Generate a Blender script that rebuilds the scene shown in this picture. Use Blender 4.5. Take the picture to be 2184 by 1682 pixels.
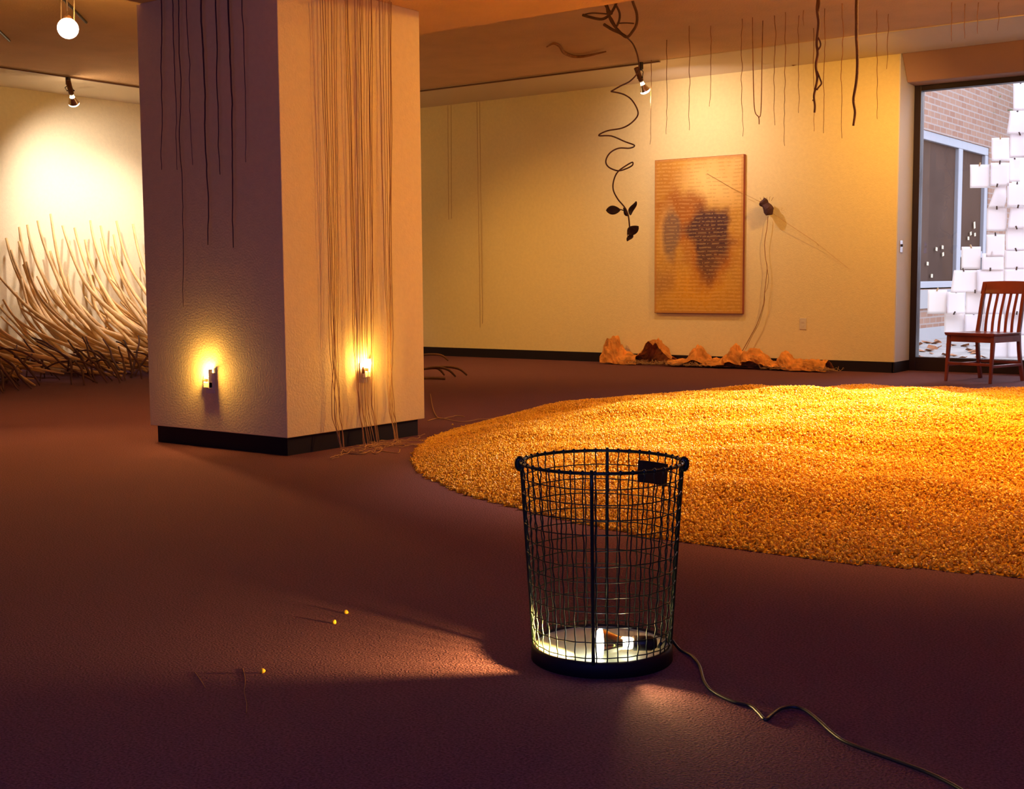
import bpy, math, random
from mathutils import Vector, Matrix, noise as mnoise
import numpy as np

for o in list(bpy.data.objects): bpy.data.objects.remove(o)
scene = bpy.context.scene
COL = scene.collection
R = math.radians

# ------------------------------------------------------------------ camera
IMG_W, IMG_H = 2184, 1682
FPX, PITCH, ROLL, YAW, CAM_H = 2677.4, .0906879, -.00733677, .631846537, .93
_f = Vector((-math.sin(YAW)*math.cos(PITCH), math.cos(YAW)*math.cos(PITCH), -math.sin(PITCH)))
_r0 = Vector((math.cos(YAW), math.sin(YAW), 0)); _u0 = _r0.cross(_f)
CR = _r0*math.cos(ROLL)+_u0*math.sin(ROLL); CU = -_r0*math.sin(ROLL)+_u0*math.cos(ROLL); CF = _f
CP = Vector((0, 0, CAM_H))
cd = bpy.data.cameras.new('camera'); cam = bpy.data.objects.new('camera', cd); COL.objects.link(cam)
m = Matrix((CR, CU, -CF)).transposed().to_4x4(); m.translation = CP; cam.matrix_world = m
cd.sensor_fit = 'HORIZONTAL'; cd.sensor_width = 36; cd.lens = FPX/IMG_W*36
cd.clip_start = .05; cd.clip_end = 300
scene.camera = cam
scene.view_settings.view_transform = 'Standard'
scene.view_settings.look = 'None'
scene.view_settings.exposure = 0
scene.view_settings.gamma = 1
scene.view_settings.use_curve_mapping = False

def _ray(x, y): return CF*FPX + CR*(x-IMG_W/2) - CU*(y-IMG_H/2)
def at_z(x, y, z=0.0): d = _ray(x, y); return CP + d*((z-CAM_H)/d.z)      # a point on a level plane
def at_y(x, y, Y): d = _ray(x, y); return CP + d*(Y/d.y)                   # a point on a plane along the back wall
def at_x(x, y, X): d = _ray(x, y); return CP + d*(X/d.x)                   # a point on a plane along the left wall

# ------------------------------------------------------------------ world and lights
world = bpy.data.worlds.new('sky'); scene.world = world; world.use_nodes = True
wn = world.node_tree; bg = wn.nodes['Background']
bg.inputs[0].default_value = (.80, .84, 1.0, 1); bg.inputs[1].default_value = 3.6

def lamp(kind, name, loc, color, energy, target=None, size=.05, cone=60, blend=.6, spread=None, sy=None, parent=None):
    l = bpy.data.lights.new(name, kind); l.color = color; l.energy = energy
    if kind == 'SPOT': l.spot_size = R(cone); l.spot_blend = blend; l.shadow_soft_size = size
    elif kind == 'POINT': l.shadow_soft_size = size
    elif kind == 'AREA':
        l.size = size
        if sy: l.shape = 'RECTANGLE'; l.size_y = sy
        else: l.shape = 'DISK'
        if spread: l.spread = R(spread)
    o = bpy.data.objects.new(name, l); COL.objects.link(o); o.location = loc
    if target is not None:
        o.rotation_euler = (Vector(target)-Vector(loc)).to_track_quat('-Z', 'Y').to_euler()
    return o

WARM = (1.0, .50, .115); WARMW = (1.0, .66, .36); DEEP = (1.0, .46, .085)
# one added ceiling fill and ceiling floods of the room that hang outside the picture
lamp('SPOT', 'corn_flood', (-2.3, 8.6, 2.95), (1, .80, .66), 2900, at_z(1700, 864, .25), .06, 40, 1.0)
lamp('SPOT', 'corn_flood_near', (-1.5, 5.7, 2.46), WARM, 880, (-1.7, 5.9, 0), .08, 104, 1.0)
lamp('POINT', 'upper_ceiling_fill', (-2.3, 8.6, 2.86), WARM, 70, size=.04)  # added point light that brightens the upper ceiling
lamp('SPOT', 'pillar_flood', (-.9, 9.3, 2.7), DEEP, 480, (-4.9, 5.7, 1.35), .08, 52, 1.0)
lamp('SPOT', 'left_wall_flood', (-11.2, 9.5, 2.9), (1, .82, .95), 260, (-12.3, 9.0, .7), .06, 100, 1.0)
lamp('SPOT', 'wall_flood', (-3.6, 10.7, 2.9), WARM, 170, (-5.2, 12.1, 1.1), .06, 120, 1.0)
lamp('SPOT', 'wall_flood_far', (-8.6, 9.6, 3.0), WARM, 210, (-8.0, 11.0, 0), .06, 112, 1.0)
# overcast daylight over the courtyard, strongest above the far side
sun = lamp('SUN', 'overcast_sun', (0, 20, 8), (.84, .93, 1.0), 4.4, (-1.0, 10, -.5)); sun.data.angle = R(45)
# added blue fill lights behind the camera; the rear wall is closed
lamp('AREA', 'rear_fill', (1.0, -4.6, 1.7), (.30, .22, 1.0), 38, (-2, 6, 1), 4.0, sy=1.8)
lamp('AREA', 'rear_floor_fill', (.3, -1.8, 2.45), (.06, .18, 1.0), 95, (-.9, 3.2, 0), 2.4, sy=1.6)

# ------------------------------------------------------------------ materials
def nodes(name):
    m = bpy.data.materials.new(name); m.use_nodes = True
    nt = m.node_tree; return m, nt, nt.nodes['Principled BSDF']
def mat(name, col, rough=.6, metal=0, bump=0, scale=60, var=0, vscale=8, spec=.5, stretch=None):
    m, nt, p = nodes(name); L = nt.links
    p.inputs['Roughness'].default_value = rough; p.inputs['Metallic'].default_value = metal
    p.inputs['Specular IOR Level'].default_value = spec
    p.inputs['Base Color'].default_value = (*col, 1)
    tc = nt.nodes.new('ShaderNodeTexCoord'); src = tc.outputs['Object']
    if stretch:
        mp = nt.nodes.new('ShaderNodeMapping'); mp.inputs['Scale'].default_value = stretch
        L.new(src, mp.inputs[0]); src = mp.outputs[0]
    if var:
        n = nt.nodes.new('ShaderNodeTexNoise'); n.inputs['Scale'].default_value = vscale; n.inputs['Detail'].default_value = 5
        L.new(src, n.inputs['Vector'])
        r = nt.nodes.new('ShaderNodeValToRGB'); r.color_ramp.elements[0].position = .3; r.color_ramp.elements[1].position = .7
        r.color_ramp.elements[0].color = (*[c*(1-var) for c in col], 1); r.color_ramp.elements[1].color = (*[min(1, c*(1+var)) for c in col], 1)
        L.new(n.outputs['Fac'], r.inputs[0]); L.new(r.outputs[0], p.inputs['Base Color'])
    if bump:
        n2 = nt.nodes.new('ShaderNodeTexNoise'); n2.inputs['Scale'].default_value = scale; n2.inputs['Detail'].default_value = 6
        L.new(src, n2.inputs['Vector'])
        b = nt.nodes.new('ShaderNodeBump'); b.inputs['Strength'].default_value = bump; b.inputs['Distance'].default_value = .01
        L.new(n2.outputs['Fac'], b.inputs['Height']); L.new(b.outputs[0], p.inputs['Normal'])
    return m
def emit(name, col, s):
    m, nt, p = nodes(name)
    p.inputs['Base Color'].default_value = (*col, 1); p.inputs['Emission Color'].default_value = (*col, 1)
    p.inputs['Emission Strength'].default_value = s
    return m

M = {}
M['wall'] = mat('wall_paint', (.82, .71, .36), .75, bump=.25, scale=90, var=.03, vscale=30)
M['reveal'] = mat('reveal_paint', (.72, .70, .68), .75, bump=.15, scale=90)
M['ceiling'] = mat('ceiling_plaster', (.68, .46, .27), .9, bump=.6, scale=55, var=.06, vscale=3)
M['border'] = mat('ceiling_border_pale', (.74, .64, .47), .8, bump=.2, scale=70)  # border strip, paler than the main ceiling
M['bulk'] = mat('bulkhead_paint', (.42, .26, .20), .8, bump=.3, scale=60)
M['base'] = mat('black_rubber', (.014, .009, .014), .6, spec=.2)
M['frame'] = mat('bronze_frame', (.025, .013, .016), .4, metal=.3)
M['dark'] = mat('black_metal', (.02, .012, .012), .4, metal=.2)
M['brown_metal'] = mat('brown_metal', (.16, .08, .05), .35, metal=.4)
M['plate'] = mat('ivory_plastic', (.72, .66, .5), .35)
M['steel'] = mat('steel_plate', (.55, .52, .5), .3, metal=.8)
M['chair'] = mat('chair_wood', (.26, .055, .035), .28, bump=.1, scale=30, var=.35, vscale=4, stretch=(1, 1, .25))
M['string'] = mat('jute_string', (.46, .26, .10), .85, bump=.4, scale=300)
M['root'] = mat('dry_root', (.30, .13, .05), .85, bump=.5, scale=120, var=.3, vscale=20)
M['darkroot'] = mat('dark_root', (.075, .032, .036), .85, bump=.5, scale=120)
M['vine'] = mat('dark_vine', (.10, .045, .03), .8, bump=.6, scale=90, var=.3, vscale=12)
M['leaf'] = mat('dried_leaf', (.028, .012, .012), .7, bump=.6, scale=60)
M['branch'] = mat('peeled_branch', (.70, .45, .14), .65, bump=.5, scale=40, var=.22, vscale=5)
M['branchdk'] = mat('bark_twig', (.11, .045, .025), .8, bump=.6, scale=50, var=.3, vscale=6)
M['paperbag'] = mat('crumpled_kraft', (.66, .27, .045), .75, bump=1, scale=16, var=.45, vscale=9)
M['wick'] = mat('dry_fibre', (.40, .24, .10), .9)
M['wire'] = mat('green_wire', (.014, .028, .018), .35, metal=.25)
M['cord'] = mat('cord_rubber', (.012, .02, .02), .4)
M['disc'] = mat('pale_green_disc', (.72, .80, .60), .22, var=.05, vscale=20)
M['paper'] = mat('white_paper', (.86, .82, .84), .8, bump=.1, scale=20, var=.03, vscale=6)
def _paper():
    m = M['paper']; nt = m.node_tree; p = nt.nodes['Principled BSDF']; o = nt.nodes['Material Output']
    t = nt.nodes.new('ShaderNodeBsdfTranslucent'); t.inputs[0].default_value = (.9, .86, .88, 1)
    mx = nt.nodes.new('ShaderNodeMixShader'); mx.inputs[0].default_value = .7
    nt.links.new(p.outputs[0], mx.inputs[1]); nt.links.new(t.outputs[0], mx.inputs[2]); nt.links.new(mx.outputs[0], o.inputs[0])
_paper()
M['clip'] = mat('wood_clip', (.55, .40, .26), .7)
M['clipdk'] = mat('dark_clip', (.06, .04, .05), .6)
M['alu'] = mat('painted_aluminium', (.30, .31, .36), .4)
M['patio'] = mat('patio_stone', (.30, .27, .26), .85, bump=.4, scale=20, var=.25, vscale=2.5)
M['band'] = mat('white_curb', (.36, .35, .36), .7)
M['fallen'] = mat('fallen_leaf', (.34, .13, .05), .8, bump=.3)
M['scrap'] = mat('cream_scrap', (.80, .72, .52), .8)
M['green'] = mat('green_foliage', (.10, .22, .05), .6, var=.4, vscale=3)
M['bark'] = mat('tree_bark', (.10, .07, .05), .9, bump=.8, scale=20)
M['darkglass'] = mat('dark_window_glass', (.10, .065, .052), .5, var=.2, vscale=1, spec=0)
M['silver'] = mat('silvered_glass', (.85, .78, .66), .12, metal=1.0)
M['lens'] = emit('lit_lens', (1, .93, .78), 14)
M['lensback'] = emit('lit_glass_neck', (1, .80, .48), 5)
M['flame'] = emit('lit_small_bulb', (1, .86, .55), 40)
M['lens_front'] = emit('lit_lens_facing', (1, .92, .76), 22)

def carpet_mat():
    m, nt, p = nodes('carpet'); L = nt.links
    tc = nt.nodes.new('ShaderNodeTexCoord')
    n = nt.nodes.new('ShaderNodeTexNoise'); n.inputs['Scale'].default_value = 170; n.inputs['Detail'].default_value = 4
    n2 = nt.nodes.new('ShaderNodeTexNoise'); n2.inputs['Scale'].default_value = 2.2; n2.inputs['Detail'].default_value = 4
    for k in (n, n2): L.new(tc.outputs['Object'], k.inputs['Vector'])
    r = nt.nodes.new('ShaderNodeValToRGB'); r.color_ramp.elements[0].position = .3; r.color_ramp.elements[1].position = .72
    r.color_ramp.elements[0].color = (.100, .042, .048, 1); r.color_ramp.elements[1].color = (.245, .102, .135, 1)
    L.new(n.outputs['Fac'], r.inputs[0])
    mx = nt.nodes.new('ShaderNodeMix'); mx.data_type = 'RGBA'; mx.blend_type = 'MULTIPLY'; mx.inputs[0].default_value = .35
    r2 = nt.nodes.new('ShaderNodeValToRGB'); r2.color_ramp.elements[0].color = (.7, .7, .7, 1)
    L.new(n2.outputs['Fac'], r2.inputs[0]); L.new(r.outputs[0], mx.inputs[6]); L.new(r2.outputs[0], mx.inputs[7])
    L.new(mx.outputs[2], p.inputs['Base Color'])
    b = nt.nodes.new('ShaderNodeBump'); b.inputs['Strength'].default_value = .9; b.inputs['Distance'].default_value = .006
    L.new(n.outputs['Fac'], b.inputs['Height']); L.new(b.outputs[0], p.inputs['Normal'])
    p.inputs['Roughness'].default_value = .95; p.inputs['Specular IOR Level'].default_value = .1
    return m
M['carpet'] = carpet_mat()

def brick_mat():
    m, nt, p = nodes('brick'); L = nt.links
    tc = nt.nodes.new('ShaderNodeTexCoord'); sx = nt.nodes.new('ShaderNodeSeparateXYZ'); cx = nt.nodes.new('ShaderNodeCombineXYZ')
    L.new(tc.outputs['Object'], sx.inputs[0]); L.new(sx.outputs[1], cx.inputs[0]); L.new(sx.outputs[2], cx.inputs[1])
    b = nt.nodes.new('ShaderNodeTexBrick'); L.new(cx.outputs[0], b.inputs['Vector'])
    b.inputs['Color1'].default_value = (.26, .115, .070, 1); b.inputs['Color2'].default_value = (.33, .185, .125, 1)
    b.inputs['Mortar'].default_value = (.35, .28, .25, 1); b.inputs['Scale'].default_value = 1
    b.inputs['Mortar Size'].default_value = .012; b.inputs['Brick Width'].default_value = .30; b.inputs['Row Height'].default_value = .10
    b.inputs['Bias'].default_value = .35
    L.new(b.outputs[0], p.inputs['Base Color']); p.inputs['Roughness'].default_value = .9
    return m
M['brick'] = brick_mat()

def glass_mat():
    m = bpy.data.materials.new('window_glass'); m.use_nodes = True; nt = m.node_tree; nt.nodes.clear(); L = nt.links
    o = nt.nodes.new('ShaderNodeOutputMaterial'); mx = nt.nodes.new('ShaderNodeMixShader')
    t = nt.nodes.new('ShaderNodeBsdfTransparent'); g = nt.nodes.new('ShaderNodeBsdfGlossy'); fr = nt.nodes.new('ShaderNodeFresnel')
    t.inputs[0].default_value = (.93, .93, .95, 1); g.inputs['Roughness'].default_value = .01; fr.inputs[0].default_value = 1.5
    L.new(fr.outputs[0], mx.inputs[0]); L.new(t.outputs[0], mx.inputs[1]); L.new(g.outputs[0], mx.inputs[2]); L.new(mx.outputs[0], o.inputs[0])
    return m
M['glass'] = glass_mat()

def painting_mat(w, h):
    m, nt, p = nodes('inscribed_canvas'); L = nt.links; N = nt.nodes
    tc = N.new('ShaderNodeTexCoord'); sx = N.new('ShaderNodeSeparateXYZ'); L.new(tc.outputs['Object'], sx.inputs[0])
    def math_(op, a, b=None, clamp=False):
        k = N.new('ShaderNodeMath'); k.operation = op; k.use_clamp = clamp
        for i, v in enumerate((a, b)):
            if v is None: continue
            if isinstance(v, (int, float)): k.inputs[i].default_value = v
            else: L.new(v, k.inputs[i])
        return k.outputs[0]
    u = math_('ADD', math_('DIVIDE', sx.outputs[0], w), .5)      # 0 left .. 1 right
    v = math_('SUBTRACT', .5, math_('DIVIDE', sx.outputs[2], h))  # 0 top .. 1 bottom
    def noi(scale, detail=4, sc=(1, 1, 1)):
        mp = N.new('ShaderNodeMapping'); mp.inputs['Scale'].default_value = sc; L.new(tc.outputs['Object'], mp.inputs[0])
        n = N.new('ShaderNodeTexNoise'); n.inputs['Scale'].default_value = scale; n.inputs['Detail'].default_value = detail
        L.new(mp.outputs[0], n.inputs['Vector']); return n.outputs['Fac']
    nz = math_('SUBTRACT', noi(4, 6), .5); nz2 = math_('SUBTRACT', noi(2.2, 3), .5)
    def blob(cu, cv, ru, rv, soft, wob=1.0):
        a = math_('POWER', math_('ABSOLUTE', math_('DIVIDE', math_('SUBTRACT', u, cu), ru)), 2)
        b = math_('POWER', math_('ABSOLUTE', math_('DIVIDE', math_('SUBTRACT', v, cv), rv)), 2)
        d = math_('SQRT', math_('ADD', a, b)); d = math_('ADD', d, math_('MULTIPLY', nz, wob)); d = math_('ADD', d, math_('MULTIPLY', nz2, wob))
        return math_('DIVIDE', math_('SUBTRACT', 1.0, d), soft, True)
    col = [None]
    def lay(c, f):
        mx = N.new('ShaderNodeMix'); mx.data_type = 'RGBA'; mx.inputs[7].default_value = (*c, 1)
        if isinstance(f, float): mx.inputs[0].default_value = f
        else: L.new(f, mx.inputs[0])
        if col[0] is None: mx.inputs[6].default_value = (.62, .34, .045, 1)
        else: L.new(col[0], mx.inputs[6])
        col[0] = mx.outputs[2]
    lay((.95, .70, .24), math_('MULTIPLY', blob(.66, .17, .5, .22, .8, .6), .9))           # pale upper right
    lay((.46, .17, .018), math_('MULTIPLY', blob(.1, .13, .3, .3, .8, 1.2), .6))             # amber upper left
    lay((.74, .36, .02), math_('MULTIPLY', blob(.5, .83, .48, .2, .7, .4), .9))            # golden bowl at the foot
    lay((.38, .12, .012), math_('MULTIPLY', blob(.33, .36, .34, .2, .4, .9), .9))            # amber arch
    lay((.44, .15, .014), math_('MULTIPLY', blob(.6, .56, .42, .30, .4, .8), .9))          # halo of the dark stain
    lay((.68, .40, .11), math_('MULTIPLY', blob(.16, .47, .14, .22, .4, .5), .7))
    lay((.16, .10, .08), math_('MULTIPLY', blob(.2, .49, .12, .20, .5, 1.0), .8))           # small grey stain
    lay((.075, .028, .03), math_('MULTIPLY', blob(.64, .49, .30, .21, .30, .8), .98))        # large dark stain
    lay((.12, .05, .03), math_('MULTIPLY', blob(.62, .64, .17, .17, .5, .8), .85))
    lay((.34, .17, .06), math_('MULTIPLY', blob(.10, .78, .2, .16, .8, 1.4), .6))
    # rows of pale handwriting-like strokes
    rows = math_('SINE', math_('MULTIPLY', math_('ADD', v, math_('MULTIPLY', nz, .022)), 2*math.pi*42))
    br = math_('GREATER_THAN', noi(34, 4, (1, 1, .8)), .46)
    st = math_('MULTIPLY', math_('GREATER_THAN', rows, .35), br)
    lay((.86, .58, .22), math_('MULTIPLY', st, .26))
    dk = math_('MULTIPLY', math_('LESS_THAN', rows, -.55), math_('GREATER_THAN', noi(19, 3, (1, 1, .35)), .5))
    lay((.36, .13, .02), math_('MULTIPLY', dk, .25))
    # amber border line
    eu = math_('MINIMUM', u, math_('SUBTRACT', 1.0, u)); ev = math_('MINIMUM', v, math_('SUBTRACT', 1.0, v))
    lay((.50, .22, .05), math_('MULTIPLY', math_('LESS_THAN', math_('MINIMUM', math_('MULTIPLY', eu, w/h), ev), .014), .55))
    L.new(col[0], p.inputs['Base Color']); p.inputs['Roughness'].default_value = .6
    return m

# ------------------------------------------------------------------ mesh helpers
class MB:
    def __init__(s): s.v = []; s.f = []
    def add(s, v, f):
        n = len(s.v); s.v += [tuple(p) for p in v]; s.f += [tuple(i+n for i in q) for q in f]; return s
    def box(s, x0, x1, y0, y1, z0, z1, mx=None):
        v = [Vector((x, y, z)) for z in (z0, z1) for y in (y0, y1) for x in (x0, x1)]
        if mx: v = [mx @ p for p in v]
        return s.add(v, [(0, 2, 3, 1), (4, 5, 7, 6), (0, 1, 5, 4), (2, 6, 7, 3), (0, 4, 6, 2), (1, 3, 7, 5)])
    def prism(s, prof, a, b, axis=0):
        n = len(prof); v = []
        for t in (a, b):
            for p, q in prof: v.append((t, p, q) if axis == 0 else (p, t, q) if axis == 1 else (p, q, t))
        return s.add(v, [tuple(range(n))[::-1], tuple(range(n, 2*n))]+[(i, (i+1) % n, n+(i+1) % n, n+i) for i in range(n)])
    def tube(s, pts, rad, sides=6, closed=False, cap=True):
        pts = [Vector(p) for p in pts]; n = len(pts)
        if not hasattr(rad, '__len__'): rad = [rad]*n
        up = None; rings = []
        for i, p in enumerate(pts):
            t = (pts[(i+1) % n]-pts[i-1]) if closed else (pts[min(i+1, n-1)]-pts[max(i-1, 0)])
            if t.length < 1e-9: t = Vector((0, 0, 1))
            t.normalize()
            if up is None: up = t.orthogonal().normalized()
            else:
                up = up-t*up.dot(t); up = up.normalized() if up.length > 1e-6 else t.orthogonal().normalized()
            w = t.cross(up)
            rings.append([p+(up*math.cos(a)+w*math.sin(a))*rad[i] for a in [2*math.pi*k/sides for k in range(sides)]])
        v = [q for r_ in rings for q in r_]; f = []
        for i in range(n if closed else n-1):
            j = (i+1) % n
            for k in range(sides):
                l = (k+1) % sides; f.append((i*sides+k, i*sides+l, j*sides+l, j*sides+k))
        if cap and not closed: f += [tuple(range(sides))[::-1], tuple(range((n-1)*sides, n*sides))]
        return s.add(v, f)
    def lathe(s, prof, mx=None, sides=32, cap=True):
        v = []; n = len(prof)
        for r_, z in prof:
            for k in range(sides):
                a = 2*math.pi*k/sides; v.append(Vector((r_*math.cos(a), r_*math.sin(a), z)))
        if mx: v = [mx @ p for p in v]
        f = [(i*sides+k, i*sides+(k+1) % sides, (i+1)*sides+(k+1) % sides, (i+1)*sides+k) for i in range(n-1) for k in range(sides)]
        if cap: f += [tuple(range(sides))[::-1], tuple(range((n-1)*sides, n*sides))]
        return s.add(v, f)
    def obj(s, name, m, parent=None, smooth=False, bevel=0, loc=None):
        me = bpy.data.meshes.new(name)
        v = s.v
        if loc is not None: v = [tuple(Vector(p)-Vector(loc)) for p in v]
        me.from_pydata(v, [], s.f); me.update()
        if m: me.materials.append(m)
        if smooth: me.polygons.foreach_set('use_smooth', [True]*len(me.polygons))
        o = bpy.data.objects.new(name, me); COL.objects.link(o)
        if loc is not None: o.location = loc
        if parent:
            o.parent = parent
            if parent.get('_w'): pass
        if bevel:
            b = o.modifiers.new('bevel', 'BEVEL'); b.width = bevel; b.segments = 2; b.limit_method = 'ANGLE'
        return o
def tag(o, label=None, cat=None, group=None, kind=None):
    if label: o['label'] = label
    if cat: o['category'] = cat
    if group: o['group'] = group
    if kind: o['kind'] = kind
    return o
def struct(o): o['kind'] = 'structure'; return o
def empty(name, loc=(0, 0, 0), rz=0):
    e = bpy.data.objects.new(name, None); COL.objects.link(e); e.location = loc; e.rotation_euler = (0, 0, rz); e.empty_display_size = .1; return e
def smooth_path(pts, sub=5):
    P = [Vector(p) for p in pts]; out = []
    for i in range(len(P)-1):
        a = P[max(i-1, 0)]; b = P[i]; c = P[i+1]; d = P[min(i+2, len(P)-1)]
        for k in range(sub):
            t = k/sub
            out.append(.5*((2*b)+(c-a)*t+(2*a-5*b+4*c-d)*t*t+(3*b-a-3*c+d)*t**3))
    out.append(P[-1]); return out
def wiggle(pts, amp, freq=3.0, seed=0):
    out = []
    for p in pts:
        q = Vector(p)*freq+Vector((seed*7.1, seed*3.3, seed))
        out.append(Vector(p)+Vector((mnoise.noise(q), mnoise.noise(q+Vector((50, 0, 0))), 0))*amp)
    return out

# ------------------------------------------------------------------ the room
XL, XR, YB, YF, ZC, ZS = -12.62, 5.0, 12.107, -5.0, 3.07, 2.51
RX = -4.23                       # window recess starts here
WY = 12.57                       # plane of the window
struct(MB().box(XL-.2, XR+.2, YF-.2, WY+.1, -.12, 0).obj('floor', M['carpet']))
struct(MB().box(XL-.2, XR+.2, YF-.2, WY+.2, ZC, ZC+.15).obj('ceiling', M['ceiling']))
struct(MB().box(XL-.15, XL, YF, YB+.1, 0, ZC).obj('wall_left', M['wall']))
struct(MB().box(XL-.15, RX, YB, WY+.15, 0, ZC).obj('wall_back', M['wall']))
struct(MB().box(RX, RX+.012, YB+.002, WY-.05, .105, ZC).obj('wall_recess', M['reveal']))
struct(MB().box(-1.2, XR, YB, WY+.15, 0, ZC).obj('wall_back_right', M['wall']))
struct(MB().box(XR, XR+.15, YF, YB+.1, 0, ZC).obj('wall_right', M['wall']))
struct(MB().box(XL, XR, YF-.15, YF, 0, ZC).obj('wall_rear', M['wall']))
struct(MB().box(-6.0, XR, YF, 6.33, ZS, ZC).obj('ceiling_soffit', M['ceiling'], bevel=.004))
struct(MB().box(XL, -1.2, 11.0, YB, ZC-.008, ZC).obj('trim_1', M['border']))
struct(MB().box(XL, XL+1.12, YF, 11.0, ZC-.008, ZC).obj('trim_2', M['border']))
struct(MB().box(XL, RX, YB-.012, YB, 0, .105).obj('baseboard_back', M['base']))
struct(MB().box(XL, XL+.012, YF, YB, 0, .105).obj('baseboard_left', M['base']))
struct(MB().box(RX-.012, RX+.014, YB-.012, WY-.05, 0, .105).obj('baseboard_recess', M['base']))
# sloped bulkhead above the window
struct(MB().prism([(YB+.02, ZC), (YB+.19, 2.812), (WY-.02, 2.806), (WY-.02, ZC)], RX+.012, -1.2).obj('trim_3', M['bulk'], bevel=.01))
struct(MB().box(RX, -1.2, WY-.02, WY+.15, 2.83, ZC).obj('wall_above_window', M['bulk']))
# pillar
px0, px1, py0, py1 = -6.04, -4.895, 4.655, 5.79
struct(MB().box(px0, px1, py0, py1, .1, ZS).obj('pillar', M['wall'], bevel=.004))
struct(MB().box(px0+.03, px1-.03, py0+.03, py1-.03, 0, .1).obj('baseboard_pillar', M['base']))

# main window: bronze frame, glass
wx0, wx1 = RX+.012, -1.2
wf = MB()
wf.box(wx0, wx0+.065, WY-.05, WY+.06, .0, 2.83)
wf.box(wx1-.065, wx1, WY-.05, WY+.06, .0, 2.83)
wf.box(wx0+.065, wx1-.065, WY-.05, WY+.06, 2.755, 2.83)
wf.box(wx0+.065, wx1-.065, WY-.05, WY+.06, 0, .135)
w1 = struct(wf.obj('window_1', M['frame'], bevel=.004))
MB().box(wx0+.065, wx1-.065, WY+.0, WY+.006, .135, 2.755).obj('glass_pane', M['glass'], w1)
# light switch on the recess
e = empty('light_switch', (RX+.012, 12.215, 1.232)); tag(e, 'steel light switch plate on the pale recess wall beside the window', 'switch')
MB().box(0, .006, -.036, .036, -.058, .058).obj('cover_plate', M['steel'], e, bevel=.002)
MB().box(.006, .020, -.008, .008, -.004, .022).obj('toggle', M['dark'], e, bevel=.002)
o = at_y(1713, 690, YB)
e = empty('wall_outlet', (o.x, YB, o.z)); tag(e, 'ivory outlet cover low on the back wall right of the painting', 'outlet')
MB().box(-.036, .036, -.008, 0, -.058, .058).obj('cover_plate', M['plate'], e, bevel=.003)
for dz in (-.022, .022): MB().box(-.014, .014, -.011, -.008, dz-.012, dz+.012).obj('socket', M['plate'], e, bevel=.002)

# ------------------------------------------------------------------ track rails and flood lamps
o = MB().box(XL+1.1, RX-2.0, 10.99, 11.02, ZC-.022, ZC-.008).obj('light_track', M['brown_metal'], bevel=.002)
tag(o, 'thin ceiling track running along the back wall above the painting', 'track')
o = MB().box(XL+1.10, XL+1.13, YF+3, 10.97, ZC-.022, ZC-.008).obj('light_track', M['brown_metal'], bevel=.002)
tag(o, 'thin ceiling track running along the left wall above the branches', 'track')
for (a, b, lab) in [((100, -38), (184, 48), 'thin dark line on the ceiling behind the glaring lamp'), ((-40, 30), (20, 87), 'thin dark line on the ceiling at the upper left edge')]:
    A = at_z(*a, ZC-.012); B = at_z(*b, ZC-.012)
    o = MB().tube([A, B], .011, 6).obj('ceiling_line', M['dark']); tag(o, lab, 'rail')  # thin dark tubes laid along the ceiling
def rot_to(d):  # matrix turning +Z to d
    return Vector((0, 0, 1)).rotation_difference(Vector(d).normalized()).to_matrix().to_4x4()
def flood(name, mount, bulb, aim, label, lensmat, sc=1.0):
    mount = Vector(mount); bulb = Vector(bulb); aim = Vector(aim)
    e = empty(name, mount); tag(e, label, 'lamp')
    d = (aim-bulb).normalized(); T = Matrix.Translation(bulb-mount)@rot_to(d)
    MB().lathe([(.026*sc, 0), (.026*sc, -.07*sc), (.012*sc, -.085*sc)], sides=18).obj('track_mount', M['dark'], e)
    S = lambda pr: [(a*sc, b*sc) for a, b in pr]
    MB().lathe(S([(.024, -.29), (.027, -.285), (.027, -.14), (.021, -.125)]), T, 20).obj('lamp_socket', M['brown_metal'], e, True)
    top = Vector((0, 0, -.075*sc)); mid = T@Vector((0, 0, -.17*sc))
    side = d.cross(Vector((0, 0, 1))).normalized()*.034*sc if abs(d.z) < .99 else Vector((.034*sc, 0, 0))
    y = MB()
    for s_ in (-1, 1): y.tube([top, top+side*s_+Vector((0, 0, -.03*sc)), mid+side*s_], .0045*sc, 6)
    y.tube([mid-side*1.15, mid+side*1.15], .006*sc, 6)
    y.obj('yoke', M['dark'], e)
    b = MB().lathe(S([(.018, -.125), (.021, -.10), (.026, -.085), (.046, -.045), (.0555, -.018)]), T, 28, cap=False).obj('reflector_bulb', M['silver'], e, True)
    MB().lathe(S([(.0555, -.018), (.053, -.004), (.040, .006), (.02, .011), (.001, .012)]), T, 28).obj('lens', lensmat, b, True)
    MB().lathe(S([(.0188, -.121), (.0219, -.10), (.0265, -.088)]), T, 28, cap=False).obj('glass_neck', M['lensback'], b, True)
    return e, bulb+d*.04, d
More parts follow.
